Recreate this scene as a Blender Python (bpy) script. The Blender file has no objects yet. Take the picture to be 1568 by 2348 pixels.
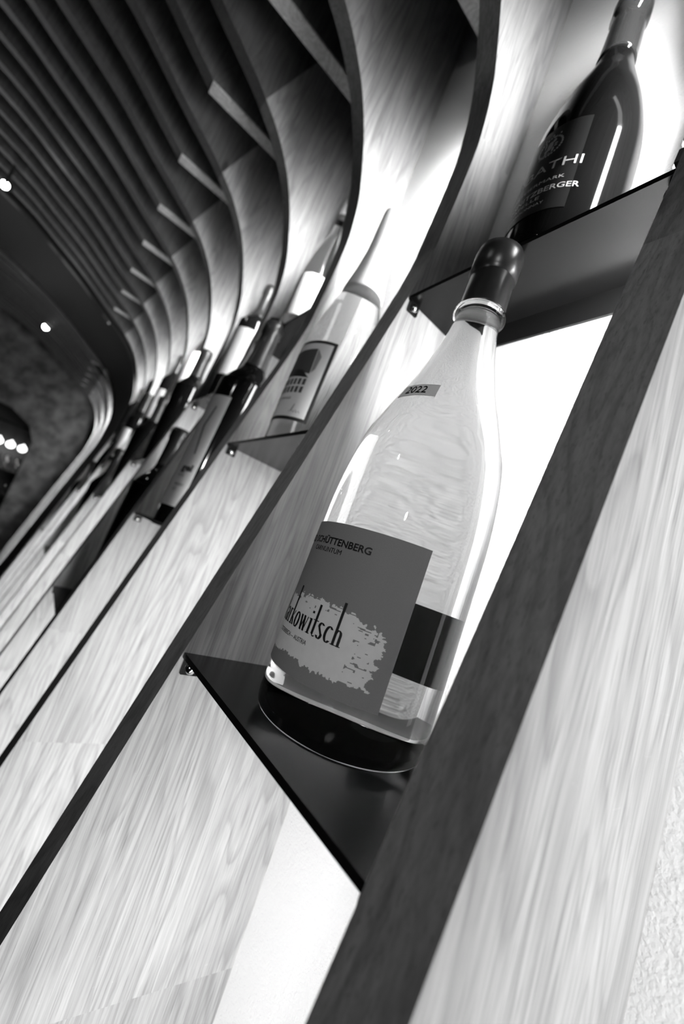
import bpy, bmesh, math, random
from mathutils import Vector, Matrix

random.seed(7)
sc = bpy.context.scene
COL = sc.collection
S = 0.09            # metres per layout unit
CAMZ = 1.45         # camera height above the floor in metres
R_ = math.radians


def W(x, y, z):
    """layout units (camera at the origin, x into the wall, y along it, z up) -> metres"""
    return Vector((x * S, y * S, z * S + CAMZ))


# ------------------------------------------------------------------ camera
cam_d = bpy.data.cameras.new('camera')
cam = bpy.data.objects.new('camera', cam_d)
COL.objects.link(cam)
cam_d.sensor_fit = 'HORIZONTAL'
cam_d.sensor_width = 24.0
FPX = 946.74
cam_d.lens = FPX / 1568.0 * 24.0
cam_d.clip_start = 0.005
cam_d.clip_end = 50
VX = Vector((2012 - 784, 1760 - 1174, FPX)).normalized()
VY = Vector((98 - 784, 1082 - 1174, FPX)).normalized()
VZ = VX.cross(VY).normalized()
right = Vector((VX[0], VY[0], VZ[0]))
down = Vector((VX[1], VY[1], VZ[1]))
fwd = Vector((VX[2], VY[2], VZ[2]))
up, back = -down, -fwd
m = Matrix(((right[0], up[0], back[0]), (right[1], up[1], back[1]), (right[2], up[2], back[2])))
cam.matrix_world = Matrix.Translation(W(0, 0, 0)) @ m.to_4x4()
sc.camera = cam
cam_d.dof.use_dof = True
cam_d.dof.focus_distance = 2.75 * S
cam_d.dof.aperture_fstop = 5.0

# ------------------------------------------------------------------ world, exposure, added fill lights
world = bpy.data.worlds.new('world')
sc.world = world
world.use_nodes = True
world.node_tree.nodes['Background'].inputs[0].default_value = (0.5, 0.5, 0.5, 1)
world.node_tree.nodes['Background'].inputs[1].default_value = 0.005
sc.view_settings.view_transform = 'Standard'
sc.view_settings.look = 'None'
sc.view_settings.exposure = 0.0
sc.view_settings.gamma = 1.0
sc.view_settings.use_curve_mapping = False

LED_POWER = 1.6      # watts per metre of strip
EDGE_FILL_POWER = 4.5
LABEL_FILL_POWER = 20.0
MID = (1.2, 2.9)       # the two strip sections beside the magnum


def area_light(name, loc, target, sx, sy, power, parent=None):
    d = bpy.data.lights.new(name, 'AREA')
    d.shape = 'RECTANGLE'
    d.size, d.size_y = sx, sy
    d.energy = power
    o = bpy.data.objects.new(name, d)
    COL.objects.link(o)
    o.location = loc
    o.rotation_euler = (Vector(target) - Vector(loc)).to_track_quat('-Z', 'Y').to_euler()
    if parent:
        o.parent = parent
        o.location = Vector(loc) - parent.location
    return o


rl = area_light('edge_fill_light', W(-5, 25, -14), W(-3, 25, 11), 0.1, 1.8, EDGE_FILL_POWER)  # unseen uplight added to grey the edges of the ceiling slats
rl.data.spread = R_(45)
rl.rotation_euler = Matrix(((0.9968, 0, -0.0797), (0, 1, 0), (0.0797, 0, 0.9968))).to_euler()
rl.rotation_euler = (Matrix.Rotation(math.pi, 3, 'Y') @ rl.rotation_euler.to_matrix()).to_euler()


d = bpy.data.lights.new('label_fill_spot', 'SPOT')  # unseen spot added to brighten the bottle labels
d.energy = LABEL_FILL_POWER; d.spot_size = R_(30); d.spot_blend = 0.8; d.shadow_soft_size = 0.03
label_fill = bpy.data.objects.new('label_fill_spot', d)
COL.objects.link(label_fill)
label_fill.location = W(-9.5, -8, 4.5)
label_fill.rotation_euler = (W(2.2, 3.2, 0) - W(-9.5, -8, 4.5)).to_track_quat('-Z', 'Y').to_euler()

# ------------------------------------------------------------------ materials
def newmat(name):
    mt = bpy.data.materials.new(name)
    mt.use_nodes = True
    nt = mt.node_tree
    b = nt.nodes['Principled BSDF']
    return mt, nt, b


def g3(v):
    return (v, v, v, 1)


def plain(name, v, rough=0.5, metal=0.0, bump=0.0, bscale=200.0, spec=0.5, coat=0.0):
    mt, nt, b = newmat(name)
    b.inputs['Base Color'].default_value = g3(v)
    b.inputs['Roughness'].default_value = rough
    b.inputs['Metallic'].default_value = metal
    b.inputs['Specular IOR Level'].default_value = spec
    b.inputs['Coat Weight'].default_value = coat
    tc = nt.nodes.new('ShaderNodeTexCoord')
    n = nt.nodes.new('ShaderNodeTexNoise')
    n.inputs['Scale'].default_value = bscale
    n.inputs['Detail'].default_value = 4
    nt.links.new(tc.outputs['Object'], n.inputs['Vector'])
    mr = nt.nodes.new('ShaderNodeMapRange')
    mr.inputs['To Min'].default_value = v * 0.93
    mr.inputs['To Max'].default_value = min(1.0, v * 1.07)
    nt.links.new(n.outputs['Fac'], mr.inputs['Value'])
    nt.links.new(mr.outputs['Result'], b.inputs['Base Color'])
    if bump:
        bp = nt.nodes.new('ShaderNodeBump')
        bp.inputs['Strength'].default_value = bump
        bp.inputs['Distance'].default_value = 0.001
        nt.links.new(n.outputs['Fac'], bp.inputs['Height'])
        nt.links.new(bp.outputs['Normal'], b.inputs['Normal'])
    return mt


def wood(name, lo, hi, rough=0.45):
    mt, nt, b = newmat(name)
    N = nt.nodes.new
    L = nt.links.new
    tc = N('ShaderNodeTexCoord')
    oi = N('ShaderNodeObjectInfo')
    off = N('ShaderNodeVectorMath'); off.operation = 'MULTIPLY_ADD'
    cmb = N('ShaderNodeCombineXYZ')
    L(oi.outputs['Random'], cmb.inputs[0]); L(oi.outputs['Random'], cmb.inputs[1]); L(oi.outputs['Random'], cmb.inputs[2])
    off.inputs[1].default_value = (7.3, 3.1, 11.7)
    L(cmb.outputs[0], off.inputs[0]); L(tc.outputs['Object'], off.inputs[2])

    def mapped(s):
        mp = N('ShaderNodeMapping')
        mp.inputs['Scale'].default_value = s
        L(off.outputs[0], mp.inputs['Vector'])
        return mp

    def noise(s, detail, dist=0.0, rgh=0.6):
        mp = mapped(s)
        n = N('ShaderNodeTexNoise')
        n.inputs['Scale'].default_value = 1.0
        n.inputs['Detail'].default_value = detail
        n.inputs['Roughness'].default_value = rgh
        n.inputs['Distortion'].default_value = dist
        L(mp.outputs[0], n.inputs['Vector'])
        return n
    big = noise((16, 16, 1.7), 2, 0.6)
    # growth rings: bands taken from the large noise field, cathedral like
    ring = N('ShaderNodeMath'); ring.operation = 'MULTIPLY'; ring.inputs[1].default_value = 15.0
    L(big.outputs['Fac'], ring.inputs[0])
    fr = N('ShaderNodeMath'); fr.operation = 'FRACT'
    L(ring.outputs[0], fr.inputs[0])
    fine = noise((560, 560, 9), 4, 0.2)
    mid = noise((120, 120, 5), 3, 0.4)
    pores = noise((900, 900, 26), 2)
    fleck = noise((95, 95, 420), 2, 0.8)

    def ramp(src, stops):
        r = N('ShaderNodeValToRGB')
        e = r.color_ramp.elements
        while len(e) < len(stops):
            e.new(0.5)
        for k, (p, v) in enumerate(stops):
            e[k].position = p
            e[k].color = g3(v)
        L(src, r.inputs[0])
        return r
    r1 = ramp(fr.outputs[0], [(0.0, 0.74), (0.5, 1.0), (0.9, 0.94), (1.0, 0.74)])
    r2 = ramp(fine.outputs['Fac'], [(0.3, 0.72), (0.62, 1.0)])
    r3 = ramp(mid.outputs['Fac'], [(0.3, 0.78), (0.7, 1.06)])
    r4 = ramp(pores.outputs['Fac'], [(0.33, 0.72), (0.42, 1.0)])
    r5 = ramp(fleck.outputs['Fac'], [(0.72, 1.0), (0.78, 1.16)])
    # knots
    vm = mapped((9, 9, 2.2))
    vo = N('ShaderNodeTexVoronoi'); vo.inputs['Scale'].default_value = 1.0
    L(vm.outputs[0], vo.inputs['Vector'])
    r6 = ramp(vo.outputs['Distance'], [(0.035, 0.35), (0.07, 1.0)])
    r7 = ramp(oi.outputs['Random'], [(0.0, 0.86), (1.0, 1.1)])

    def mul(a, c):
        mx = N('ShaderNodeVectorMath'); mx.operation = 'MULTIPLY'
        L(a, mx.inputs[0]); L(c, mx.inputs[1])
        return mx.outputs[0]
    c = r1.outputs[0]
    for r in (r2, r3, r4, r5, r6, r7):
        c = mul(c, r.outputs[0])
    mr = N('ShaderNodeVectorMath'); mr.operation = 'SCALE'
    mr.inputs['Scale'].default_value = hi
    L(c, mr.inputs[0])
    L(mr.outputs[0], b.inputs['Base Color'])
    b.inputs['Roughness'].default_value = rough
    bp = N('ShaderNodeBump')
    bp.inputs['Strength'].default_value = 0.25
    bp.inputs['Distance'].default_value = 0.0006
    L(fine.outputs['Fac'], bp.inputs['Height'])
    L(bp.outputs['Normal'], b.inputs['Normal'])
    return mt


def plaster_mat():
    mt, nt, b = newmat('white_plaster')
    N = nt.nodes.new; L = nt.links.new
    tc = N('ShaderNodeTexCoord')
    n1 = N('ShaderNodeTexNoise'); n1.inputs['Scale'].default_value = 170; n1.inputs['Detail'].default_value = 6
    n2 = N('ShaderNodeTexNoise'); n2.inputs['Scale'].default_value = 520; n2.inputs['Detail'].default_value = 3
    for n in (n1, n2):
        L(tc.outputs['Object'], n.inputs['Vector'])
    ad = N('ShaderNodeMath'); ad.operation = 'ADD'
    L(n1.outputs['Fac'], ad.inputs[0]); L(n2.outputs['Fac'], ad.inputs[1])
    bp = N('ShaderNodeBump'); bp.inputs['Strength'].default_value = 0.7; bp.inputs['Distance'].default_value = 0.0012
    L(ad.outputs[0], bp.inputs['Height']); L(bp.outputs['Normal'], b.inputs['Normal'])
    b.inputs['Base Color'].default_value = g3(0.72)
    b.inputs['Roughness'].default_value = 0.85
    return mt


def stone_mat():
    mt, nt, b = newmat('dark_rubble_stone')
    N = nt.nodes.new; L = nt.links.new
    tc = N('ShaderNodeTexCoord')
    n = N('ShaderNodeTexNoise'); n.inputs['Scale'].default_value = 9; n.inputs['Detail'].default_value = 5
    L(tc.outputs['Object'], n.inputs['Vector'])
    r = N('ShaderNodeValToRGB'); r.color_ramp.elements[0].position = 0.35; r.color_ramp.elements[0].color = g3(0.05)
    r.color_ramp.elements[1].position = 0.75; r.color_ramp.elements[1].color = g3(0.2)
    L(n.outputs['Fac'], r.inputs[0]); L(r.outputs[0], b.inputs['Base Color'])
    bp = N('ShaderNodeBump'); bp.inputs['Strength'].default_value = 1.0; bp.inputs['Distance'].default_value = 0.02
    L(n.outputs['Fac'], bp.inputs['Height']); L(bp.outputs['Normal'], b.inputs['Normal'])
    b.inputs['Roughness'].default_value = 0.9
    return mt


def glass_mat(name, tint=0.97, ior=1.36, rough=0.0):
    mt, nt, b = newmat(name)
    b.inputs['Base Color'].default_value = g3(tint)
    b.inputs['Transmission Weight'].default_value = 1.0
    b.inputs['IOR'].default_value = ior
    b.inputs['Roughness'].default_value = rough
    return mt


def emit_mat(name, strength):
    mt, nt, b = newmat(name)
    b.inputs['Base Color'].default_value = g3(0.8)
    b.inputs['Emission Color'].default_value = g3(1)
    b.inputs['Emission Strength'].default_value = strength
    return mt


M = {}
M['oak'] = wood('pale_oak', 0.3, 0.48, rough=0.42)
M['oak_dim'] = wood('shaded_oak', 0.3, 0.13)  # darkened copy of the oak, paints in the unlit ceiling
M['oak_edge'] = wood('oak_edge_shade', 0.3, 0.26)
M['oak_end'] = wood('lit_end_oak', 0.3, 0.75)  # paler oak, puts the light under the slat ends into colour
M['plaster'] = plaster_mat()
M['stone'] = stone_mat()
M['black_metal'] = plain('black_sheet_metal', 0.006, rough=0.25, bump=0.03, bscale=900, spec=0.2)
M['matt_black'] = plain('matt_black_disc', 0.006, rough=1.0, spec=0.0)
M['black'] = plain('black_board', 0.01, rough=0.7)
M['chrome'] = plain('polished_steel', 0.75, rough=0.12, metal=1.0)
M['housing'] = plain('aluminium_profile', 0.4, rough=0.4, metal=1.0)
M['led'] = emit_mat('led_diffuser', 1.5)
M['spot'] = emit_mat('spot_lens', 30.0)
M['glow'] = emit_mat('glass_glow', 4.0)
M['room'] = plain('dark_room_paint', 0.03, rough=0.9)
M['floor'] = plain('dark_floor', 0.04, rough=0.5)
M['clear'] = glass_mat('clear_glass_white_wine')
M['grey_glass'] = glass_mat('pale_grey_glass', 0.9, 1.36)
M['dark_glass'] = plain('dark_bottle_glass', 0.004, rough=0.07, coat=0.0, spec=0.4)
M['smoke_glass'] = plain('smoky_bottle_glass', 0.02, rough=0.05, coat=0.5)
M['capsule'] = plain('black_foil_capsule', 0.015, rough=0.32)
M['grey_capsule'] = plain('grey_foil_capsule', 0.12, rough=0.35)
M['paper_grey'] = plain('grey_label_paper', 0.27, rough=0.7, bump=0.1, bscale=1500)
M['paper_mid'] = plain('light_grey_label_paper', 0.72, rough=0.7, bump=0.1, bscale=1500)
M['paper_white'] = plain('white_label_paper', 0.32, rough=0.6, bump=0.1, bscale=1500)
M['paper_black'] = plain('black_label_paper', 0.012, rough=0.35)
M['ink'] = plain('black_ink', 0.01, rough=0.5)
M['ink_grey'] = plain('grey_ink', 0.06, rough=0.6)
M['ink_white'] = plain('silver_ink', 0.42, rough=0.5)
M['paint'] = plain('white_brush_paint', 0.88, rough=0.6)

ORD = ['first', 'second', 'third', 'fourth', 'fifth', 'sixth', 'seventh', 'eighth', 'ninth', 'tenth', 'eleventh',
       'twelfth', 'thirteenth', 'fourteenth', 'fifteenth', 'sixteenth', 'seventeenth', 'eighteenth', 'nineteenth', 'twentieth',
       'twenty-first', 'twenty-second', 'twenty-third', 'twenty-fourth']


# ------------------------------------------------------------------ object helpers
def tag(o, label=None, cat=None, group=None, kind=None):
    if label: o['label'] = label
    if cat: o['category'] = cat
    if group: o['group'] = group
    if kind: o['kind'] = kind
    return o


def empty(name, loc, label=None, cat=None, group=None, kind=None):
    o = bpy.data.objects.new(name, None)
    o.empty_display_size = 0.02
    COL.objects.link(o)
    o.location = W(*loc)
    o['_o'] = list(loc)
    return tag(o, label, cat, group, kind)


def mesh(name, verts, faces, mat, parent=None, origin=None, smooth=False, label=None):
    """verts in layout units, absolute. Parented meshes keep the parent's origin."""
    root = parent
    if parent is not None:
        org = parent['_o'] if '_o' in parent else origin
        org = list(org)
    else:
        org = list(origin or (0, 0, 0))
    me = bpy.data.meshes.new(name)
    me.from_pydata([((v[0] - org[0]) * S, (v[1] - org[1]) * S, (v[2] - org[2]) * S) for v in verts], [], faces)
    me.validate()
    bm = bmesh.new(); bm.from_mesh(me)
    bmesh.ops.recalc_face_normals(bm, faces=bm.faces)
    bm.to_mesh(me); bm.free()
    me.materials.append(mat)
    if smooth:
        me.polygons.foreach_set('use_smooth', [True] * len(me.polygons))
    o = bpy.data.objects.new(name, me)
    COL.objects.link(o)
    o['_o'] = org
    if parent is not None:
        o.parent = parent
    else:
        o.location = W(*org)
    if label: o['label'] = label
    return o


def box_vf(x0, x1, y0, y1, z0, z1, V=None, F=None):
    V = [] if V is None else V
    F = [] if F is None else F
    b = len(V)
    V += [(x, y, z) for x in (x0, x1) for y in (y0, y1) for z in (z0, z1)]
    F += [tuple(b + i for i in f) for f in ((0, 1, 3, 2), (4, 6, 7, 5), (0, 4, 5, 1), (2, 3, 7, 6), (0, 2, 6, 4), (1, 5, 7, 3))]
    return V, F


def box(name, x0, x1, y0, y1, z0, z1, mat, parent=None, label=None):
    V, F = box_vf(x0, x1, y0, y1, z0, z1)
    return mesh(name, V, F, mat, parent, origin=((x0 + x1) / 2, (y0 + y1) / 2, z0), label=label)


def lathe_vf(prof, c, n=48, lean=(0, 0), V=None, F=None):
    """prof: (height, radius). c = base centre. lean = x,y shift per unit of height."""
    V = [] if V is None else V
    F = [] if F is None else F
    b = len(V)
    for h, r in prof:
        for k in range(n):
            a = 2 * math.pi * k / n
            V.append((c[0] + lean[0] * h + r * math.cos(a), c[1] + lean[1] * h + r * math.sin(a), c[2] + h))
    for i in range(len(prof) - 1):
        for k in range(n):
            F.append((b + i * n + k, b + i * n + (k + 1) % n, b + (i + 1) * n + (k + 1) % n, b + (i + 1) * n + k))
    F.append(tuple(b + k for k in range(n))[::-1])
    F.append(tuple(b + (len(prof) - 1) * n + k for k in range(n)))
    return V, F


def smooth_prof(pts, n=5):
    """Catmull-Rom through (h, r)."""
    out = []
    P = [pts[0]] + list(pts) + [pts[-1]]
    for i in range(1, len(P) - 2):
        p0, p1, p2, p3 = P[i - 1], P[i], P[i + 1], P[i + 2]
        for s in range(n):
            t = s / n
            out.append(tuple(0.5 * ((2 * p1[j]) + (-p0[j] + p2[j]) * t + (2 * p0[j] - 5 * p1[j] + 4 * p2[j] - p3[j]) * t * t
                                    + (-p0[j] + 3 * p1[j] - 3 * p2[j] + p3[j]) * t ** 3) for j in (0, 1)))
    out.append(pts[-1])
    return out


# ------------------------------------------------------------------ wall profile
PROF = [(-5.3, 12.35), (-4, 11.74), (-2.27, 10.87), (-.67, 9.87), (.29, 9.3), (.72, 9.0), (1.2, 8.6), (1.7, 8.0), (2.04, 7.37),
        (2.24, 6.85), (2.41, 6.3), (2.49, 5.7), (2.50, 5.2), (2.44, 4.2), (2.35, 3.4), (1.873, 1.23), (1.396, -.94), (.93, -3.13),
        (.35, -5.9), (-.25, -8.8), (-.55, -11), (-.7, -13.5), (-.7, -16.05)]
PROF = [(-13, 13.6), (-9, 13.3), (-7.0, 12.9)] + PROF
FRONT = smooth_prof(PROF, 4)[::-1]     # bottom to top, (x, z)


def interp(x, xs, ys):
    if x <= xs[0]: return ys[0]
    for i in range(1, len(xs)):
        if x <= xs[i]:
            t = (x - xs[i - 1]) / (xs[i] - xs[i - 1])
            return ys[i - 1] + t * (ys[i] - ys[i - 1])
    return ys[-1]


FZ = [p[1] for p in FRONT]; FX = [p[0] for p in FRONT]


def front_x(z):
    return interp(z, FZ, FX)


def wall_x(z):
    return 3.06 + 0.02 * z


def back_pt(x, z):
    if z <= 6.3: return (wall_x(z), z)
    t = interp(z, [6.3, 6.85, 7.37, 8.0, 8.6, 9.0, 9.87, 10.87, 11.74, 13.6], [6.3, 7.4, 8.6, 10.2, 11.9, 12.4, 12.7, 13.1, 13.6, 15.2])
    bx = interp(z, [6.3, 8.0, 8.6, 9.0, 9.87, 10.87, 11.74, 13.6], [3.19, 3.27, 3.2, 1.9, 0.2, -1.5, -3.3, -12.6])
    return (bx, t)


def fin_board(name, y0, y1, i0, i1, mat, parent, taper=0.0):
    """One board of a fin between two front-curve indices; y0 is the near face. taper pulls the near face's back edge to the camera."""
    V = []; F = []
    for i in range(i0, i1 + 1):
        fx, fz = FRONT[i]
        bx, bz = back_pt(fx, fz)
        V += [(fx, y0, fz), (bx, y0 - taper, bz), (bx, y1, bz), (fx, y1, fz)]
    n = i1 - i0
    for k in range(n):
        a = 4 * k
        for j in range(4):
            F.append((a + j, a + (j + 1) % 4, a + 4 + (j + 1) % 4, a + 4 + j))
    F.append((0, 1, 2, 3)); F.append((4 * n + 3, 4 * n + 2, 4 * n + 1, 4 * n))
    o = mesh(name, V, F, mat, parent)
    if mat is M['oak']:
        # shade on the room-facing front edge, put into a darker oak colour
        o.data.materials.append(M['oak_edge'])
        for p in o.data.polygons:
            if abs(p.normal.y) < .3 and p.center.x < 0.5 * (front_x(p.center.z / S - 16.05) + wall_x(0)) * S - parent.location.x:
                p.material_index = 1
    return o


def z_index(z):
    return min(range(len(FRONT)), key=lambda i: abs(FRONT[i][1] - z))


T = 0.32            # fin thickness
PITCH = 2.67
Y0 = 3.42           # near face of the fin behind the big bottle


def fin_y(k):
    return Y0 + k * PITCH


def near_face(k):
    return fin_y(k) if k != -1 else 0.735


def far_face(k):
    return fin_y(k) + T if k != -1 else 1.045


def make_fin(k, label, splits, mat):
    y0, y1 = near_face(k), far_face(k)
    root = empty('curved_fin', (wall_x(-15), (y0 + y1) / 2, -16.05), label, 'fin', 'curved oak fins along the wall')
    idx = [0] + [z_index(z) for z in splits] + [z_index(9.0), len(FRONT) - 1]
    for a, b in zip(idx[:-1], idx[1:]):
        if b > a:
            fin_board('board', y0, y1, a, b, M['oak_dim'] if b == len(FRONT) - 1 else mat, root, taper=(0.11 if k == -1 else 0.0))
    return root


# ------------------------------------------------------------------ room shell
YB, YE = -14.0, 57.0
XL = -28.0


def struct(name, V, F, mat, origin=(0, 0, 0)):
    o = mesh(name, V, F, mat, None, origin=origin)
    o['kind'] = 'structure'
    return o


def sbox(name, *a, mat):
    V, F = box_vf(*a)
    return struct(name, V, F, mat)


V = []; F = []
pl_z = [-16.1, 11.2]
V = [(wall_x(-16.1), YB, -16.1), (wall_x(-16.1), YE, -16.1), (wall_x(15), YE, 15), (wall_x(15), YB, 15),
     (4.4, YB, -16.1), (4.4, YE, -16.1), (4.4, YE, 15), (4.4, YB, 15)]
F = [(0, 1, 2, 3), (4, 7, 6, 5), (0, 4, 5, 1), (3, 2, 6, 7), (0, 3, 7, 4), (1, 5, 6, 2)]
struct('wall_right', V, F, M['plaster'])
sbox('floor', XL - 1, 4.4, YB - 1, YE + 1, -17, -16.1, mat=M['floor'])
sbox('ceiling', XL - 1, 5.5, YB - 1, YE + 14, 15.4, 16.4, mat=M['black'])
sbox('wall_left', XL - 1, XL, YB, YE, -16.1, 15.4, mat=M['room'])
sbox('wall_back', XL - 1, 4.4, YB - 1, YB, -16.1, 15.4, mat=M['room'])

# end wall of rubble stone with a doorway (chamfered arch) on the room side
dx1 = -2.0
DOOR = [(dx1, -16.1), (dx1, 2.6), (-2.9, 4.3), (-5.0, 5.4), (-8.0, 5.6), (-8.0, -16.1)]
OUT = [(4.4, -16.1), (4.4, 8.0), (1.0, 15.4), (-5.0, 15.4), (XL, 15.4), (XL, -16.1)]
V = []; F = []
for y in (YE, YE + 1.2):
    for p in DOOR: V.append((p[0], y, p[1]))
    for p in OUT: V.append((p[0], y, p[1]))
n = 6
for s in (0, 12):
    for i in range(5):
        F.append((s + i, s + i + 1, s + n + i + 1, s + n + i))
for i in range(5):
    F.append((i, i + 1, 12 + i + 1, 12 + i))
    F.append((n + i, n + i + 1, 12 + n + i + 1, 12 + n + i))
F.append((0, 6, 18, 12)); F.append((5, 11, 23, 17))
struct('wall_end', V, F, M['stone'])
sbox('wall_beyond', -13, 1, YE + 6, YE + 6.6, -17, 15.4, mat=M['black'])
sbox('floor_beyond', -13, 1, YE + 1, YE + 6, -17, -16.1, mat=M['floor'])

# ------------------------------------------------------------------ fins, slats, LED strips
NEARN = {-2: 'closest oak fin, mostly outside the frame at the right',
         -1: 'nearest upright oak fin, blurred along the right of the clear magnum',
         0: 'broad oak fin directly behind the clear magnum bottle'}
splits_of = {-1: [2.6], 0: [-3.75, 5.6], 1: [-3.3, 6.0], 2: [-2.4, 5.2], 3: [-2.9, 6.4], 4: [-2.2, 5.5]}
for k in list(range(-2, 10)) + list(range(13, 19)):
    if k in NEARN:
        lab = NEARN[k]
    elif k < 10:
        lab = 'curved oak fin, %s one behind the clear magnum bottle' % ORD[k]
    else:
        lab = 'distant curved oak fin, %s past the black portal' % ORD[k - 13]
    make_fin(k, lab, splits_of.get(k, [-3.0 + 0.5 * (k % 3), 5.6]), M['oak'])

# black portal between the two runs of fins
root = empty('black_slab', (2.0, 30.6, -16.05), 'black curved portal breaking the run of distant oak fins', 'portal')  # black solid put in to fill the dark gap between the fins
fin_board('jamb', 28.6, 29.4, 0, len(FRONT) - 1, M['black'], root)
fin_board('jamb', 36.0, 36.8, 0, len(FRONT) - 1, M['black'], root)
fin_board('back_panel', 29.4, 36.0, 0, len(FRONT) - 1, M['black'], root)


def make_slat(k):
    """short intermediate slat in the bay between fin k and fin k+1, cut off level at its lower end"""
    yc = (far_face(k) + near_face(k + 1)) / 2
    y0, y1 = yc - T / 2, yc + T / 2
    z0 = 9.62
    i0 = z_index(9.7)
    pts = [(-.27, z0)] + [FRONT[i] for i in range(i0 + 1, len(FRONT))]
    bk = [(3.2, z0 + 0.02)] + [back_pt(*FRONT[i]) for i in range(i0 + 1, len(FRONT))]
    bk[1] = (3.15, 12.3)
    V = []; F = []
    for (fx, fz), (bx, bz) in zip(pts, bk):
        V += [(fx, y0, fz), (bx, y0, bz), (bx, y1, bz), (fx, y1, fz)]
    n = len(pts) - 1
    for q in range(n):
        a = 4 * q
        for j in range(4):
            F.append((a + j, a + (j + 1) % 4, a + 4 + (j + 1) % 4, a + 4 + j))
    F.append((0, 1, 2, 3)); F.append((4 * n + 3, 4 * n + 2, 4 * n + 1, 4 * n))
    o = empty('ceiling_slat', (-.27, yc, z0))
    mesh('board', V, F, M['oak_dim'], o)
    V, F = box_vf(-.27, 3.16, y0, y1, z0 - .05, z0)
    mesh('lit_end', V, F, M['oak_end'], o, label='pale oak strip on the cut end')
    tag(o, 'short ceiling slat with level cut end, %s from the camera' % ORD[k + 1], 'slat', 'short slats between the fins overhead')


for k in range(-1, 10):
    make_slat(k)
for k in range(13, 18):
    make_slat(k)


def strip_point(z, k=0):
    if k == -1 and -1.0 < z < 3.14:
        return wall_x(z) - 0.38      # set back beside the magnum
    return front_x(z) + (0.13 if (k == -1 and z > 3.14) else 0.2 if (k > 0 and z > 3.2) else 0.5)


def make_led(k, segs, label):
    """LED profile fixed on the far face of fin k, shining along the wall into the bay behind it"""
    y = far_face(k)
    root = empty('led_strip', (strip_point(segs[0][0], k), y, segs[0][0]), label, 'light strip', 'light strips hidden behind the fins')
    for (za, zb) in segs:
        steps = max(1, int((zb - za) / 1.6))
        zs = [za + (zb - za) * i / steps for i in range(steps + 1)]
        for nm, w, d0, d1, mt in (('housing', 0.10, 0.0, 0.05, M['housing']), ('diffuser', 0.07, 0.05, 0.065, M['led'])):
            V = []; F = []
            for z in zs:
                x = strip_point(z, k)
                V += [(x - w, y + d0, z), (x + w, y + d0, z), (x + w, y + d1, z), (x - w, y + d1, z)]
            for q in range(len(zs) - 1):
                a = 4 * q
                for j in range(4):
                    F.append((a + j, a + (j + 1) % 4, a + 4 + (j + 1) % 4, a + 4 + j))
            e = 4 * (len(zs) - 1)
            F.append((0, 1, 2, 3)); F.append((e + 3, e + 2, e + 1, e))
            mesh(nm, V, F, mt, root)
        x0, x1 = strip_point(za, k), strip_point(zb, k)
        ln = math.hypot(x1 - x0, zb - za)
        c = W((x0 + x1) / 2, y + 0.12, (za + zb) / 2)
        d = bpy.data.lights.new('strip_light', 'AREA')
        d.shape = 'RECTANGLE'; d.size = 0.012; d.size_y = ln * S
        d.energy = LED_POWER * ln * S * (0.75 if k == -2 else 1.0) * (MID[0] if (k == -1 and -1.0 < za < 0.3) else MID[1] if (k == -1 and 0.3 < za < 3.0) else 1.0) * (((2.0 if k < 0 else 2.8) if k < 1 else 2.8 if k == 1 else 1.7) if za > 5 else (2.0 if k < 2 else 0.9) if za > 3 else 1.0)
        if k == -1 and -1.0 < za < 3.0:
            d.cycles.is_caustics_light = True
        d.spread = R_((112 if k > 0 else 105) if za > 5 else 125)
        o = bpy.data.objects.new('strip_light', d)
        COL.objects.link(o)
        ax = Vector((x1 - x0, 0, zb - za)).normalized()
        aim = Vector((0.05 if za > 3 else 0.4, 1, 0)).normalized()
        zc = -(aim - ax * aim.dot(ax)).normalized()
        yc_ = ax
        xc = yc_.cross(zc).normalized()
        mm = Matrix((xc, yc_, zc)).transposed()
        o.rotation_euler = mm.to_euler()
        o.parent = root
        o.location = c - W(*root['_o'])


SHELF = {-2: [-1.5, 2.7], -1: [-1.0, 3.14], 0: [1.33], 1: [-.12, 4.22], 2: [-2.35, 3.05], 3: [1.24], 4: [-.1, 4.2], 5: [-2.6, 3.0],
         6: [1.2], 7: [-.2, 4.1], 8: [-2.8, 2.9]}
for k in range(-2, 10):
    cuts = SHELF.get(k, [])
    zs = [-9.0] + cuts + [7.2]
    segs = []
    for i in range(len(zs) - 1):
        a, b = zs[i] + (0.12 if i else 0), zs[i + 1] - 0.12
        if k == -1 and -1 < a < 0:
            segs += [(a, .35), (.45, b)]
        elif a < 3.4 < b - 1:
            segs += [(a, 3.4), (3.5, 5.2), (5.22, b)]
        elif b > 6 and a < 4.5:
            segs += [(a, 5.2), (5.22, b)]
        else:
            segs.append((a, b))
    make_led(k, segs, 'light strip on the hidden side of the %s fin from the camera' % ORD[k + 2])
for k in (13, 15, 17):
    make_led(k, [(-9, 3.4), (3.5, 5.2), (5.22, 7.0)], 'light strip on the hidden side of the %s fin past the portal' % ORD[k - 13])


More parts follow.
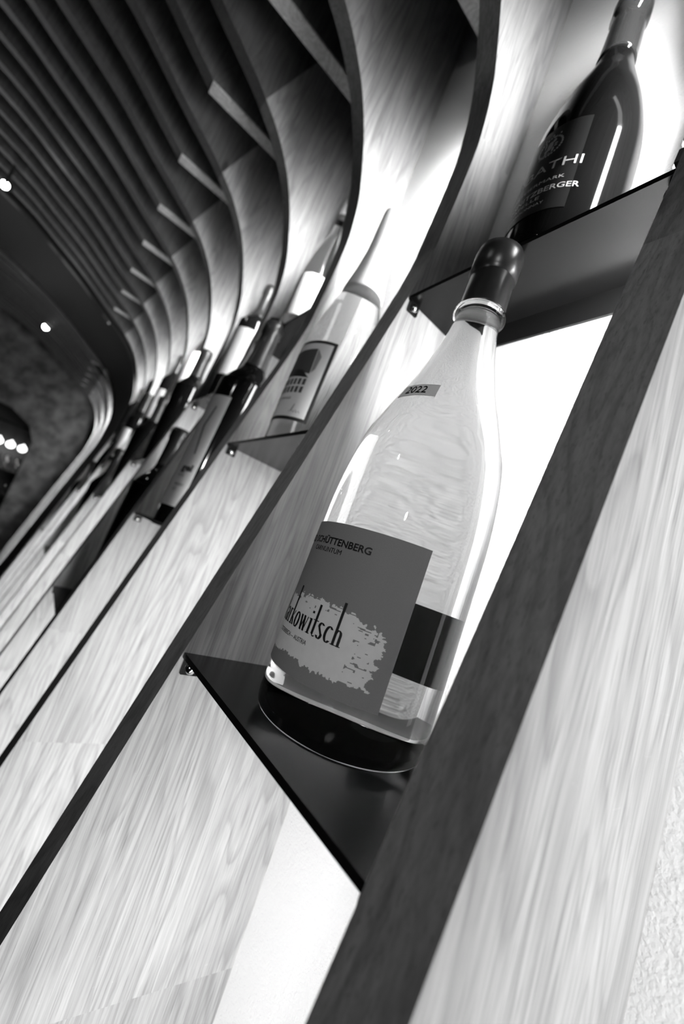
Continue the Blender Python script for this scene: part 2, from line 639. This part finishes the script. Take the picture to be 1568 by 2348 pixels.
# ------------------------------------------------------------------ shelves
def make_shelf(k, z, label):
    y0, y1 = far_face(k) + 0.004, near_face(k + 1) - 0.004
    xf, xb = front_x(z) + 0.01, wall_x(z) - 0.004
    t = 0.045
    root = empty('steel_shelf', ((xf + xb) / 2, (y0 + y1) / 2, z), label, 'shelf', 'black steel shelves between the fins')
    box('plate', xf, xb, y0, y1, z - t, z, M['black_metal'], root)
    box('back_flange', xb - 0.03, xb, y0, y1, z - 0.30, z - t, M['black_metal'], root)
    for yy, s in ((y0, 1), (y1, -1)):
        V, F = box_vf(xf + 0.02, xf + 0.16, min(yy, yy + s * .03), max(yy, yy + s * .03), z - 0.17, z - t)
        br = mesh('bracket', V, F, M['black_metal'], root)
        # domed screw head
        V = []; F = []
        cx, cz = xf + 0.09, z - 0.115
        for i, (h, r) in enumerate(((0, .05), (.02, .045), (.035, .028), (.042, .005))):
            for q in range(12):
                a = q * math.pi / 6
                V.append((cx + r * math.cos(a), yy + s * (.03 + h), cz + r * math.sin(a)))
        for i in range(3):
            for q in range(12):
                F.append((i * 12 + q, i * 12 + (q + 1) % 12, (i + 1) * 12 + (q + 1) % 12, (i + 1) * 12 + q))
        F.append(tuple(range(12))); F.append(tuple(range(36, 48)))
        o = mesh('screw', V, F, M['chrome'], br, smooth=True, label='polished steel screw')
    return root


SN = {-1: 'of the magnum bay nearest the camera', 0: 'of the second bay, where the house-picture bottle stands',
      1: 'of the third bay, where the slanted grey label bottle stands'}
for k in range(-1, 9):
    for j, z in enumerate(SHELF[k]):
        pos = 'lower' if j == 0 else 'upper'
        where = SN.get(k, 'of the %s bay from the camera' % ORD[k + 1])
        lb = '%s black steel shelf %s' % (pos, where)
        if k == -1:
            lb = 'black steel shelf the clear magnum stands on' if j == 0 else 'black steel shelf above the magnum, carrying the dark bottle'
        make_shelf(k, z, lb)

# ------------------------------------------------------------------ bottles
H_MAG = [(0.0, .50), (.02, .56), (.08, .597), (.3, .606), (1.35, .608), (1.65, .600), (1.92, .575), (2.12, .54), (2.24, .50), (2.45, .425),
         (2.70, .330), (3.04, .232), (3.25, .193), (3.38, .182), (4.0, .165)]
H_BUR = [(0.0, .40), (.03, .45), (.1, .47), (1.1, .47), (1.5, .45), (1.9, .37), (2.2, .28), (2.5, .19), (2.75, .165), (3.44, .15)]
H_BOR = [(0.0, .36), (.03, .40), (.1, .415), (2.05, .415), (2.2, .40), (2.35, .33), (2.5, .22), (2.62, .17), (2.8, .15), (3.4, .145)]
H_HOCK = [(0.0, .40), (.03, .43), (.1, .45), (1.5, .45), (1.9, .40), (2.4, .29), (2.9, .20), (3.2, .165), (3.9, .15)]


def prof_r(prof, h):
    return interp(h, [p[0] for p in prof], [p[1] for p in prof])


def scale_prof(p, sh, sr):
    return [(h * sh, r * sr) for h, r in p]


class Bottle:
    def __init__(s, c, prof, glass, label, group=None, lean=(0.02, 0.0), cap=None, cap_mat=None, bead=True, name='wine_bottle', n=64, ring=False, cat='bottle'):
        s.c, s.prof, s.lean = c, smooth_prof(prof, 4), lean
        s.root = empty(name, c, label, cat, group)
        top = s.prof[-1][0]
        body = [(-.006, s.prof[0][1] * .5), (-.006, s.prof[0][1] * .97)] + s.prof
        V, F = lathe_vf(body, c, n, lean)
        s.body = mesh('glass_body', V, F, glass, s.root, smooth=True)
        if glass is M['clear']:
            rb = s.prof[0][1]
            V, F = lathe_vf([(.004, rb * .9), (.03, rb * 1.0), (.05, rb * .8), (.055, rb * .1)], c, 40, lean)  # added disc blackens the base and hides the shelf's bright reflection
            mesh('base', V, F, M['matt_black'], s.root, label='dark thick bottle base')
        if cap:
            h0, h1 = cap
            r = lambda h: prof_r(s.prof, min(h, top)) + .012
            cp = [(h0, r(h0))] + [(h0 + (h1 - h0) * t, r(h0 + (h1 - h0) * t)) for t in (.02, .25, .5)]
            rt = r(h1)
            if bead:
                cp += [(h1 - .30, rt), (h1 - .28, rt + .022), (h1 - .10, rt + .024), (h1 - .03, rt + .012), (h1, rt - .03), (h1 + .004, .01)]
            else:
                cp += [(h1 - .03, rt), (h1, rt - .03), (h1 + .004, .01)]
            V, F = lathe_vf(cp, c, 40, lean)
            mesh('capsule', V, F, cap_mat or M['capsule'], s.root, smooth=False if False else True)
        if ring:
            rr = prof_r(s.prof, cap[0] - .03)
            rp = [(cap[0] - .055, rr), (cap[0] - .05, rr + .035), (cap[0] - .02, rr + .035), (cap[0] - .012, rr)]
            V, F = lathe_vf(rp, c, 40, lean)
            mesh('neck_ring', V, F, glass, s.root, smooth=True)

    def pt(s, th, h, off):
        r = prof_r(s.prof, h) + off
        a = math.radians(th)
        return (s.c[0] + s.lean[0] * h + r * math.cos(a), s.c[1] + s.lean[1] * h + r * math.sin(a), s.c[2] + h)

    def patch(s, name, th0, th1, h0, h1, mat, off=.005, label=None, parent=None, thick=.004):
        n = max(4, int(abs(th1 - th0) / 3)); m_ = max(1, int((h1 - h0) / .12))
        V = []; F = []
        for o_ in (off, off - thick):
            for j in range(m_ + 1):
                for i in range(n + 1):
                    V.append(s.pt(th0 + (th1 - th0) * i / n, h0 + (h1 - h0) * j / m_, o_))
        b = (n + 1) * (m_ + 1)
        for j in range(m_):
            for i in range(n):
                a = j * (n + 1) + i
                F.append((a, a + 1, a + n + 2, a + n + 1))
                F.append((b + a, b + a + n + 1, b + a + n + 2, b + a + 1))
        for i in range(n):
            F.append((i, b + i, b + i + 1, i + 1)); a = m_ * (n + 1) + i
            F.append((a, a + 1, b + a + 1, b + a))
        for j in range(m_):
            a = j * (n + 1); F.append((a, a + n + 1, b + a + n + 1, b + a)); a += n
            F.append((a, b + a, b + a + n + 1, a + n + 1))
        return mesh(name, V, F, mat, parent or s.root, smooth=False, label=label)

    def shape(s, name, poly, mat, off, parent, step=2.0):
        """a printed polygon cut into narrow upright strips so that it hugs the round glass"""
        u0, u1 = min(p[0] for p in poly), max(p[0] for p in poly)
        n = max(2, int((u1 - u0) / step))

        def span(u):
            hs = []
            for (a, b), (c, d) in zip(poly, poly[1:] + poly[:1]):
                if min(a, c) <= u <= max(a, c) and a != c:
                    hs.append(b + (d - b) * (u - a) / (c - a))
            return (min(hs), max(hs)) if hs else (poly[0][1], poly[0][1])
        V = []; F = []
        for i in range(n + 1):
            u = u0 + (u1 - u0) * min(max(i / n, .002), .998)
            lo, hi = span(u)
            V += [(u, lo), (u, hi)]
        for i in range(n):
            F.append((2 * i, 2 * i + 2, 2 * i + 3, 2 * i + 1))
        return s.flat(name, (V, F), mat, off, parent)

    def flat(s, name, tris, mat, off, parent):
        """tris: (verts2d [(u,h)], faces) with u in degrees"""
        V = [s.pt(u, h, off) for u, h in tris[0]]
        return mesh(name, V, tris[1], mat, parent)


def text_tris(txt, stretch=1.0, bold=0.0):
    cu = bpy.data.curves.new('t', 'FONT')
    cu.body = txt
    cu.offset = bold
    cu.resolution_u = 3
    o = bpy.data.objects.new('t', cu)
    COL.objects.link(o)
    bpy.context.view_layer.update()
    dg = bpy.context.evaluated_depsgraph_get()
    me = bpy.data.meshes.new_from_object(o.evaluated_get(dg))
    V = [(v.co.x, v.co.y) for v in me.vertices]
    F = [tuple(p.vertices) for p in me.polygons]
    bpy.data.objects.remove(o); bpy.data.curves.remove(cu); bpy.data.meshes.remove(me)
    return V, F


def put_text(b, txt, th0, th1, h0, capheight, mat, off, parent, bold=0.0, name='lettering'):
    V, F = text_tris(txt, bold=bold)
    x0 = min(v[0] for v in V); x1 = max(v[0] for v in V)
    V = [(th0 + (v[0] - x0) / (x1 - x0) * (th1 - th0), h0 + v[1] / 0.70 * capheight) for v in V]
    return b.flat(name, (V, F), mat, off, parent)


def nib_word(glyphs, pen, thin):
    """high contrast lettering: strokes swept with a level pen. glyphs: list of (advance, [polylines])"""
    V = []; F = []; x = 0
    for adv, lines in glyphs:
        for ln in lines:
            w = pen
            if isinstance(ln, tuple): w, ln = ln[0] * pen, ln[1]
            pts = []
            for i in range(len(ln) - 1):
                for q in range(4):
                    t = q / 4
                    pts.append((ln[i][0] * (1 - t) + ln[i + 1][0] * t, ln[i][1] * (1 - t) + ln[i + 1][1] * t))
            pts.append(ln[-1])
            for i in range(len(pts) - 1):
                (ax, ay), (bx, by) = pts[i], pts[i + 1]
                b = len(V)
                if abs(by - ay) < 0.25 * abs(bx - ax):
                    V += [(x + ax - w / 2, ay - thin), (x + bx + w / 2, by - thin), (x + bx + w / 2, by + thin), (x + ax - w / 2, ay + thin)]
                else:
                    V += [(x + ax - w / 2, ay), (x + ax + w / 2, ay), (x + bx + w / 2, by), (x + bx - w / 2, by)]
                F.append((b, b + 1, b + 2, b + 3))
        x += adv
    return V, F, x


def arc(cx, cy, rx, ry, a0, a1, n=10):
    return [(cx + rx * math.cos(R_(a0 + (a1 - a0) * i / n)), cy + ry * math.sin(R_(a0 + (a1 - a0) * i / n))) for i in range(n + 1)]


LEAN = (0.026, 0.0)
# ---- the clear magnum
mag = Bottle((2.155, 2.24, -1.0), H_MAG, M['clear'], 'large clear magnum of white wine with grey brushstroke label, in front',
             lean=LEAN, cap=(3.43, 4.06), ring=True, n=96)
lb = mag.patch('label', 113, 244.7, .337, 1.335, M['paper_grey'], .006, label='grey paper label with a white brushstroke')
put_text(mag, 'RIED SCHÜTTENBERG', 146.5, 212, 1.185, .045, M['ink'], .009, lb, bold=.022)
put_text(mag, 'CARNUNTUM', 165, 193.3, 1.13, .033, M['ink'], .009, lb)
# brushed white paint
rnd = random.Random(3)


def hsh(*a):
    v = math.sin(sum(q * w for q, w in zip(a, (127.1, 311.7, 74.7)))) * 43758.5453
    return v - math.floor(v)


def vnoise(x, y):
    i, j = math.floor(x), math.floor(y); u, v = x - i, y - j
    u, v = u * u * (3 - 2 * u), v * v * (3 - 2 * v)
    return (hsh(i, j) * (1 - u) + hsh(i + 1, j) * u) * (1 - v) + (hsh(i, j + 1) * (1 - u) + hsh(i + 1, j + 1) * u) * v


V = []; F = []; NT, NH = 250, 90
t0, t1, h0, h1 = 112, 238, .40, .86
for j in range(NH):
    for i in range(NT):
        th = t0 + (t1 - t0) * (i + .5) / NT; h = h0 + (h1 - h0) * (j + .5) / NH
        top = .815 - .02 * math.sin((th - 120) / 17) - .045 * max(0, (th - 214) / 20) + .05 * (vnoise(th / 3.2, 1.7) - .5) + .035 * (vnoise(th / 1.1, h * 60) - .5)
        bot = .432 + .03 * (vnoise(th / 4.5, 9.1) - .5) + .022 * (vnoise(th / 1.2, 5 + h * 60) - .5)
        edge = 235.0 + 6 * (vnoise(.3, h * 55) - .5) + 3 * (vnoise(.7, h * 120) - .5) + .02 * 0
        lft = 116 + 5 * vnoise(5, h * 70)
        on = bot < h < top and lft < th < edge
        # dry-brush gaps near the right end and along the top
        streak = vnoise(th / 3.0, h * 95)
        if 219 < th < 231 and streak > .80 and h < .80: on = False
        if h > top - .05 and vnoise(th / 5.0 + 40, h * 110) > .74: on = False
        if on:
            b = len(V)
            for (di, dj) in ((0, 0), (1, 0), (1, 1), (0, 1)):
                V.append((t0 + (t1 - t0) * (i + di) / NT, h0 + (h1 - h0) * (j + dj) / NH))
            F.append((b, b + 1, b + 2, b + 3))
mag.flat('brushstroke', (V, F), M['paint'], .0085, lb)['label'] = 'ragged white brushstroke'
XH = 1.0
ASC = 2.75


def serif(x, y, w=.30):
    return (1.0, [(x - w, y), (x + w, y)])


def stem(x, a=0, b=1.0):
    return [(x, a), (x, b)]


GL = {
    'M': (2.2, [(.35, stem(.35, 0, 1.75)), [(.35, 1.75), (1.05, .1)], (.35, [(1.05, .1), (1.75, 1.75)]), stem(1.75, 0, 1.75), (1., [(.15, .03), (.55, .03)]), (1., [(1.5, .03), (2.0, .03)])]),
    'a': (1.0, [stem(.70, 0, .8), arc(.42, .74, .28, .24, 0, 160), arc(.38, .27, .24, .27, 80, 360)]),
    'r': (.85, [stem(.30), (.5, arc(.62, .72, .26, .26, 150, 40)), (.8, [(.12, .03), (.50, .03)])]),
    'k': (1.05, [stem(.28, 0, ASC), (.4, [(.30, .40), (.80, .98)]), [(.45, .55), (.88, 0)], (.8, [(.10, .03), (.48, .03)])]),
    'o': (1.1, [arc(.52, .5, .36, .5, 0, 360, 20)]),
    'w': (1.45, [[(.2, 1), (.48, 0)], (.35, [(.48, 0), (.74, 1)]), [(.70, 1), (.98, 0)], (.35, [(.98, 0), (1.25, 1)])]),
    'i': (.62, [stem(.30), stem(.30, 1.35, 1.5), (.8, [(.12, .03), (.48, .03)]), (.5, [(.1, .96), (.3, .96)])]),
    't': (.80, [stem(.34, .1, 2.05), (.5, arc(.55, .18, .2, .18, 180, 320)), (.5, [(.05, 1.0), (.66, 1.0)])]),
    's': (.95, [arc(.44, .76, .26, .24, 30, 190), [(.2, .72), (.66, .28)], arc(.42, .25, .26, .25, 20, -160)]),
    'c': (1.0, [arc(.52, .5, .36, .5, 45, 315, 16)]),
    'h': (1.15, [stem(.28, 0, ASC), arc(.56, .70, .28, .28, 170, 0, 8), stem(.84, 0, .72), (.8, [(.10, .03), (.48, .03)]), (.8, [(.66, .03), (1.04, .03)])]),
}
V, F, wd = nib_word([GL[c] for c in 'Markowitsch'], .29, .025)
u0, u1, base, xh = 146.0, 213.3, .610, .094
V = [(u0 + v[0] / wd * (u1 - u0), base + v[1] * xh) for v in V]
mag.flat('lettering', (V, F), M['ink'], .0125, lb)
put_text(mag, 'ÖSTERREICH — AUSTRIA', 159, 192.3, .540, .028, M['ink'], .0125, lb)
yl = mag.patch('year_label', 172, 212.2, 2.385, 2.50, M['paper_mid'], .012, label='small grey vintage label on the shoulder')
put_text(mag, '2022', 180, 202, 2.41, .068, M['ink'], .017, yl)
mag.patch('back_label', -38, 37, .44, 1.0, M['ink'], .006, label='dark reverse of the back label seen through the wine')  # ink colour stands in for the label's unlit reverse

# ---- dark bottle above
bat = Bottle((2.77, 2.12, 3.15), H_BUR, M['dark_glass'], 'dark wine bottle with black label at the upper right, top cut off', lean=(0.03, 0),
             cap=(2.62, 3.5), cap_mat=M['smoke_glass'], n=80)
lb = bat.patch('label', 118, 214, .27, 1.26, M['paper_black'], .006, label='black paper label with silver lettering')
put_text(bat, 'ERWIN', 168, 181, .93, .04, M['ink_white'], .009, lb)
put_text(bat, 'SABATHI', 133, 217, .72, .10, M['ink_white'], .009, lb)
put_text(bat, 'SÜDSTEIERMARK', 135, 205, .585, .035, M['ink_white'], .009, lb)
put_text(bat, 'PÖSSNITZBERGER', 132, 221, .475, .055, M['ink_white'], .009, lb, bold=.01)
put_text(bat, 'KAPELLE', 148, 186, .41, .035, M['ink_white'], .009, lb)
put_text(bat, 'CHARDONNAY', 146, 192, .345, .028, M['ink_white'], .009, lb)
# crest: an oval wreath with a small heraldic figure
V = []; F = []


def blob(u, h, ru, rh, n=9, rot=0):
    b = len(V)
    V.append((u, h))
    for i in range(n):
        a = 2 * math.pi * i / n
        du, dh = ru * math.cos(a), rh * math.sin(a)
        V.append((u + du * math.cos(rot) - dh * math.sin(rot) * 60, h + du * math.sin(rot) / 60 + dh * math.cos(rot)))
    for i in range(n):
        F.append((b, b + 1 + i, b + 1 + (i + 1) % n))


for i in range(26):
    a = 2 * math.pi * i / 26
    blob(178 + 12.5 * math.cos(a), 1.035 + .105 * math.sin(a), 1.1, .012)
for q in ((178, 1.04, 3.2, .055), (181.5, 1.09, 2, .022), (175, 1.0, 2.6, .02), (182, .985, 1.4, .03), (174.5, .975, 1.3, .028), (184, 1.045, 2, .010),
          (184, 1.02, 1.8, .009), (172.5, 1.07, .9, .04), (181, 1.13, .8, .016), (186, 1.155, .9, .012), (178, 1.165, 1.2, .016), (170, 1.155, .9, .012)):
    blob(*q)
bat.flat('crest', (V, F), M['ink_white'], .009, lb)

# ---- bottle with the house picture
hb = Bottle((2.47, 4.92, 1.33), scale_prof(H_HOCK, 1.02, 1.10), M['clear'], 'slender pale bottle whose framed label shows a house, behind the magnum',
            lean=(0.03, 0), cap=(2.55, 4.03), cap_mat=M['paper_mid'], bead=False, n=64)
lb = hb.patch('label', 130, 238, .30, 1.46, M['ink'], .006, label='black border of the framed label')
pl = hb.patch('label_paper', 136, 233.0, .345, 1.415, M['paper_mid'], .009, parent=lb, label='light grey paper inside the black border')
hb.shape('roof_print', [(168, 1.30), (213, 1.33), (214, .96), (166, 1.0)], M['ink_grey'], .0125, lb)
hb.shape('gable_print', [(213, 1.33), (222, 1.22), (220.5, 1.04), (214, .96)], M['paper_grey'], .0125, lb)
hb.shape('eaves_print', [(158, .94), (164, 1.04), (200, 1.01), (215, .90)], M['ink'], .0130, lb)
V = []; F = []
for j in range(2):
    for i in range(7):
        u = 160 + i * 8.1; h = .68 + j * .115
        b = len(V); V += [(u, h), (u + 5.0, h), (u + 5.0, h + .09), (u, h + .085)]; F.append((b, b + 1, b + 2, b + 3))
hb.flat('window_print', (V, F), M['ink_grey'], .0125, lb)
put_text(hb, 'RIESLING SMARAGD', 150, 200, .58, .035, M['ink_grey'], .0125, lb)
put_text(hb, 'WACHAU', 150, 176, .50, .03, M['ink_grey'], .0125, lb)
V, F, wd = nib_word([(1.2, [[(0, 0), (.5, .6), (.9, 2.2), (.6, .2), (1.1, .5), (1.3, 0)]]), (1.6, [[(0, .1), (.5, .7), (.7, 0), (1.2, .6), (1.5, 0)]])], .09, .05)
hb.flat('signature', ([(205 + v[0] / wd * 19, .40 + v[1] * .055) for v in V], F), M['ink_grey'], .0125, lb)

# ---- third bay: slanted grey label bottle, white wrap bottle above
sl = Bottle((2.13, 7.5, -.12), scale_prof(H_BOR, 1.27, 1.12), M['dark_glass'], 'dark bottle with long grey label bearing a slanted line, third bay',
            lean=(0.05, 0), cap=(3.25, 4.28), n=48)
lb = sl.patch('label', 165, 236, .30, 2.42, M['paper_mid'], .006, label='long grey paper label')
lb.data.materials[0] = plain('mid_grey_label_paper', .48, .7)
put_text(sl, 'gel', 200, 227, .94, .12, M['ink'], .011, lb, bold=.03)
put_text(sl, 'RIESLING', 199, 215, .83, .04, M['ink_grey'], .011, lb)
put_text(sl, 'WAGRAM', 200, 223, .66, .05, M['ink_grey'], .011, lb)
put_text(sl, '2021', 200, 211, .57, .045, M['ink_grey'], .011, lb)
sl.flat('line_print', ([(214, 1.26), (217.5, 1.26), (207, 1.80), (215, 2.18), (212, 2.20), (203, 1.80)], [(0, 1, 2, 5), (5, 2, 3, 4)]), M['ink_grey'], .011, lb)

ww = Bottle((2.80, 7.6, 4.22), scale_prof(H_BUR, .98, .76), M['clear'], 'pale bottle with blank white wrap label, upper shelf of third bay', lean=(0.02, 0),
            cap=(2.95, 3.42), cap_mat=M['grey_capsule'], bead=False, n=48)
ww.patch('label', 120, 300, .28, 1.25, M['paper_white'], .006, label='blank white wrap label')
b_ = ww.patch('neck_band', 0, 359.9, 2.78, 2.93, M['ink'], .01)

# ---- fourth bay and beyond
w4 = Bottle((2.70, 10.3, 3.05), scale_prof(H_BOR, 1.0, .98), M['dark_glass'], 'dark bottle with white label, upper shelf of fourth bay', lean=(0.02, 0),
            cap=(2.45, 3.45), n=40)
w4.patch('label', 110, 260, .62, 1.95, M['paper_white'], .006, label='white paper label')
d4 = Bottle((2.0, 10.2, -2.35), scale_prof(H_BOR, 1.28, 1.25), M['dark_glass'], 'large dark bottle, lower shelf of fourth bay', lean=(0.02, 0), cap=(3.4, 4.35), n=40)
specs = [
    (3, 1.24, H_BOR, 1.13, 1.05, 'dark_glass', None, 'large dark unlabelled bottle, lower shelf of fifth bay'),
    (4, -.10, H_BOR, 1.15, 1.1, 'dark_glass', None, 'tall dark bottle, lower shelf of sixth bay'),
    (4, 4.20, H_BUR, .95, .78, 'grey_glass', 'paper_mid', 'clear bottle with grey label, upper shelf of sixth bay'),
    (5, 3.0, H_BOR, 1.0, .95, 'dark_glass', 'paper_white', 'dark bottle with white label, upper shelf of seventh bay'),
    (5, -2.6, H_BOR, 1.3, 1.2, 'dark_glass', None, 'large dark bottle, lower shelf of seventh bay'),
    (6, 1.2, H_BOR, 1.1, 1.0, 'dark_glass', 'paper_mid', 'dark bottle with grey label, lower shelf of eighth bay'),
    (7, -.2, H_BUR, 1.1, 1.0, 'dark_glass', None, 'dark bottle, lower shelf of ninth bay'),
    (7, 4.1, H_BOR, .95, .8, 'dark_glass', None, 'slim dark bottle, upper shelf of ninth bay'),
    (8, 2.9, H_BOR, 1.0, .95, 'dark_glass', None, 'dark bottle, upper shelf of tenth bay'),
    (8, -2.8, H_BOR, 1.25, 1.2, 'dark_glass', None, 'large dark bottle, lower shelf of tenth bay'),
]
for (k, z, pr, sh, sr, gl, lbm, lab) in specs:
    P = scale_prof(pr, sh, sr)
    rad = max(p[1] for p in P)
    xf, xb = front_x(z), wall_x(z)
    cx = max(min((xf + xb) / 2 - .1, xb - rad - .05), xf + rad * .9)
    yc = (far_face(k) + near_face(k + 1)) / 2 + .05
    top = P[-1][0]
    b = Bottle((cx, yc, z), P, M[gl], lab, lean=(0.015, 0), cap=(top * .76, top + .03), n=32)
    if lbm:
        b.patch('label', 110, 250, top * .12, top * .5, M[lbm], .008)

# ------------------------------------------------------------------ ceiling spotlights
def make_spot(c, aim, label, power=3.0, r=.22):
    root = empty('ceiling_spotlight', c, label, 'spotlight', 'small spotlights under the dark ceiling')
    ax = Vector(aim).normalized()
    u = ax.orthogonal().normalized(); v = ax.cross(u)

    def ring(prof, name, mat):
        V = []; F = []
        for d, rr in prof:
            for q in range(20):
                a = q * math.pi / 10
                p = Vector(c) + ax * d + (u * math.cos(a) + v * math.sin(a)) * rr
                V.append(tuple(p))
        for i in range(len(prof) - 1):
            for q in range(20):
                F.append((i * 20 + q, i * 20 + (q + 1) % 20, (i + 1) * 20 + (q + 1) % 20, (i + 1) * 20 + q))
        F.append(tuple(range(20))); F.append(tuple(range(len(prof) * 20 - 20, len(prof) * 20)))
        mesh(name, V, F, mat, root)
    ring([(-.9, r * .8), (-.85, r), (0, r), (0, r * .85), (-.1, r * .85)], 'housing', M['black'])
    ring([(-.08, r * .8), (-.05, r * .75)], 'lens', M['spot'])
    V, F = box_vf(c[0] - .05, c[0] + .05, c[1] - .05, c[1] + .05, c[2] + .1, c[2] + 1.0)
    mesh('stem', V, F, M['black'], root)
    d = bpy.data.lights.new('spot_lamp', 'SPOT')
    d.energy = power; d.spot_size = R_(70); d.spot_blend = .6; d.shadow_soft_size = r * S
    o = bpy.data.objects.new('spot_lamp', d); COL.objects.link(o)
    o.parent = root
    o.location = (ax * .05) * S
    o.rotation_euler = ax.to_track_quat('-Z', 'Y').to_euler()


make_spot((-9.0, 2.0, 7.5), (.97, .02, -.22), 'pendant spotlight over the room, level with the magnum', 2.0)
make_spot((-9.0, 12.0, 12.2), (.7, .1, -.7), 'spotlight above the room, level with the fourth bay', 1.2)
make_spot((-5.6, 24.0, 11.0), (.1, -1, -.5), 'bright spotlight at the left edge of the dark ceiling', .6, .2)
make_spot((-7.4, 42.0, 10.6), (.2, -1, -.4), 'small bright spotlight over the distant passage', .6, .3)
make_spot((-4.3, 46.0, 12.0), (.2, -1, -.4), 'spotlight on the far ceiling beyond the last slats', .6, .3)

# ------------------------------------------------------------------ glimpse through the doorway: lit glasses on a rack
for z, lbx in ((-4.4, 'lower dark board carrying glasses in the far doorway'), (-1.2, 'upper dark board carrying glasses in the far doorway')):
    tag(box('glass_shelf', -7.8, -1.9, 61.2, 63.0, z - .12, z, M['black_metal']), lbx, 'shelf', 'dark boards in the far doorway')
tag(box('globe_rail', -7.8, -1.9, 61.9, 62.1, 4.0, 4.2, M['black_metal']), 'dark rail carrying the globe lamps in the far doorway', 'rail')
for i in range(4):  # made-up glowing globes stand in for the bright glasses
    x = -2.75 - i * 1.15
    z = 1.35 - .0 * i
    root = empty('glow_globe', (x, 62, z), 'glowing globe lamp in the far doorway, %s from its right jamb' % ORD[i], 'lamp', 'globe lamps in the far doorway')
    pr = [(0, .05)] + [(.38 - .38 * math.cos(a * math.pi / 8), .40 * math.sin(a * math.pi / 8) + .02) for a in range(1, 8)] + [(.76, .1), (.9, .1)]
    V, F = lathe_vf(pr, (x, 62, z), 20)
    mesh('globe', V, F, M['glow'], root, smooth=True)
    V, F = box_vf(x - .03, x + .03, 61.97, 62.03, z + .88, 4.0)
    mesh('stem', V, F, M['black'], root)
GP = [(0, .30), (.03, .30), (.05, .05), (.6, .04), (.75, .2), (1.0, .33), (1.35, .34), (1.7, .26), (1.69, .22), (1.34, .30), (1.0, .29), (.78, .12)]
gi = 0
for zi, z in enumerate((-1.2, -4.4)):
    for i in range(5):
        x = -2.6 - i * 1.0
        V, F = lathe_vf(GP, (x, 62.0, z), 20)
        o = mesh('wine_glass', V, F, M['clear'], None, origin=(x, 62, z), smooth=True)
        tag(o, 'stemmed wine glass on the %s rack shelf, %s from the right jamb' % (('upper', 'lower')[zi], ORD[i]), 'glass', 'wine glasses on the far rack')
area_light('rack_light', W(-5, 60, .9), W(-5, 62, -3), .3, .3, 2.5)

for o in list(bpy.data.objects):
    if '_o' in o: del o['_o']

# the strips beside the magnum shine through its clear glass
mag.body.cycles.is_caustics_caster = True
for o in bpy.data.objects:
    if o.name == 'wall_right' or (o.name.startswith('board') and o.parent and abs(o.parent.location.y - (Y0 + T / 2) * S) < .02):
        o.cycles.is_caustics_receiver = True
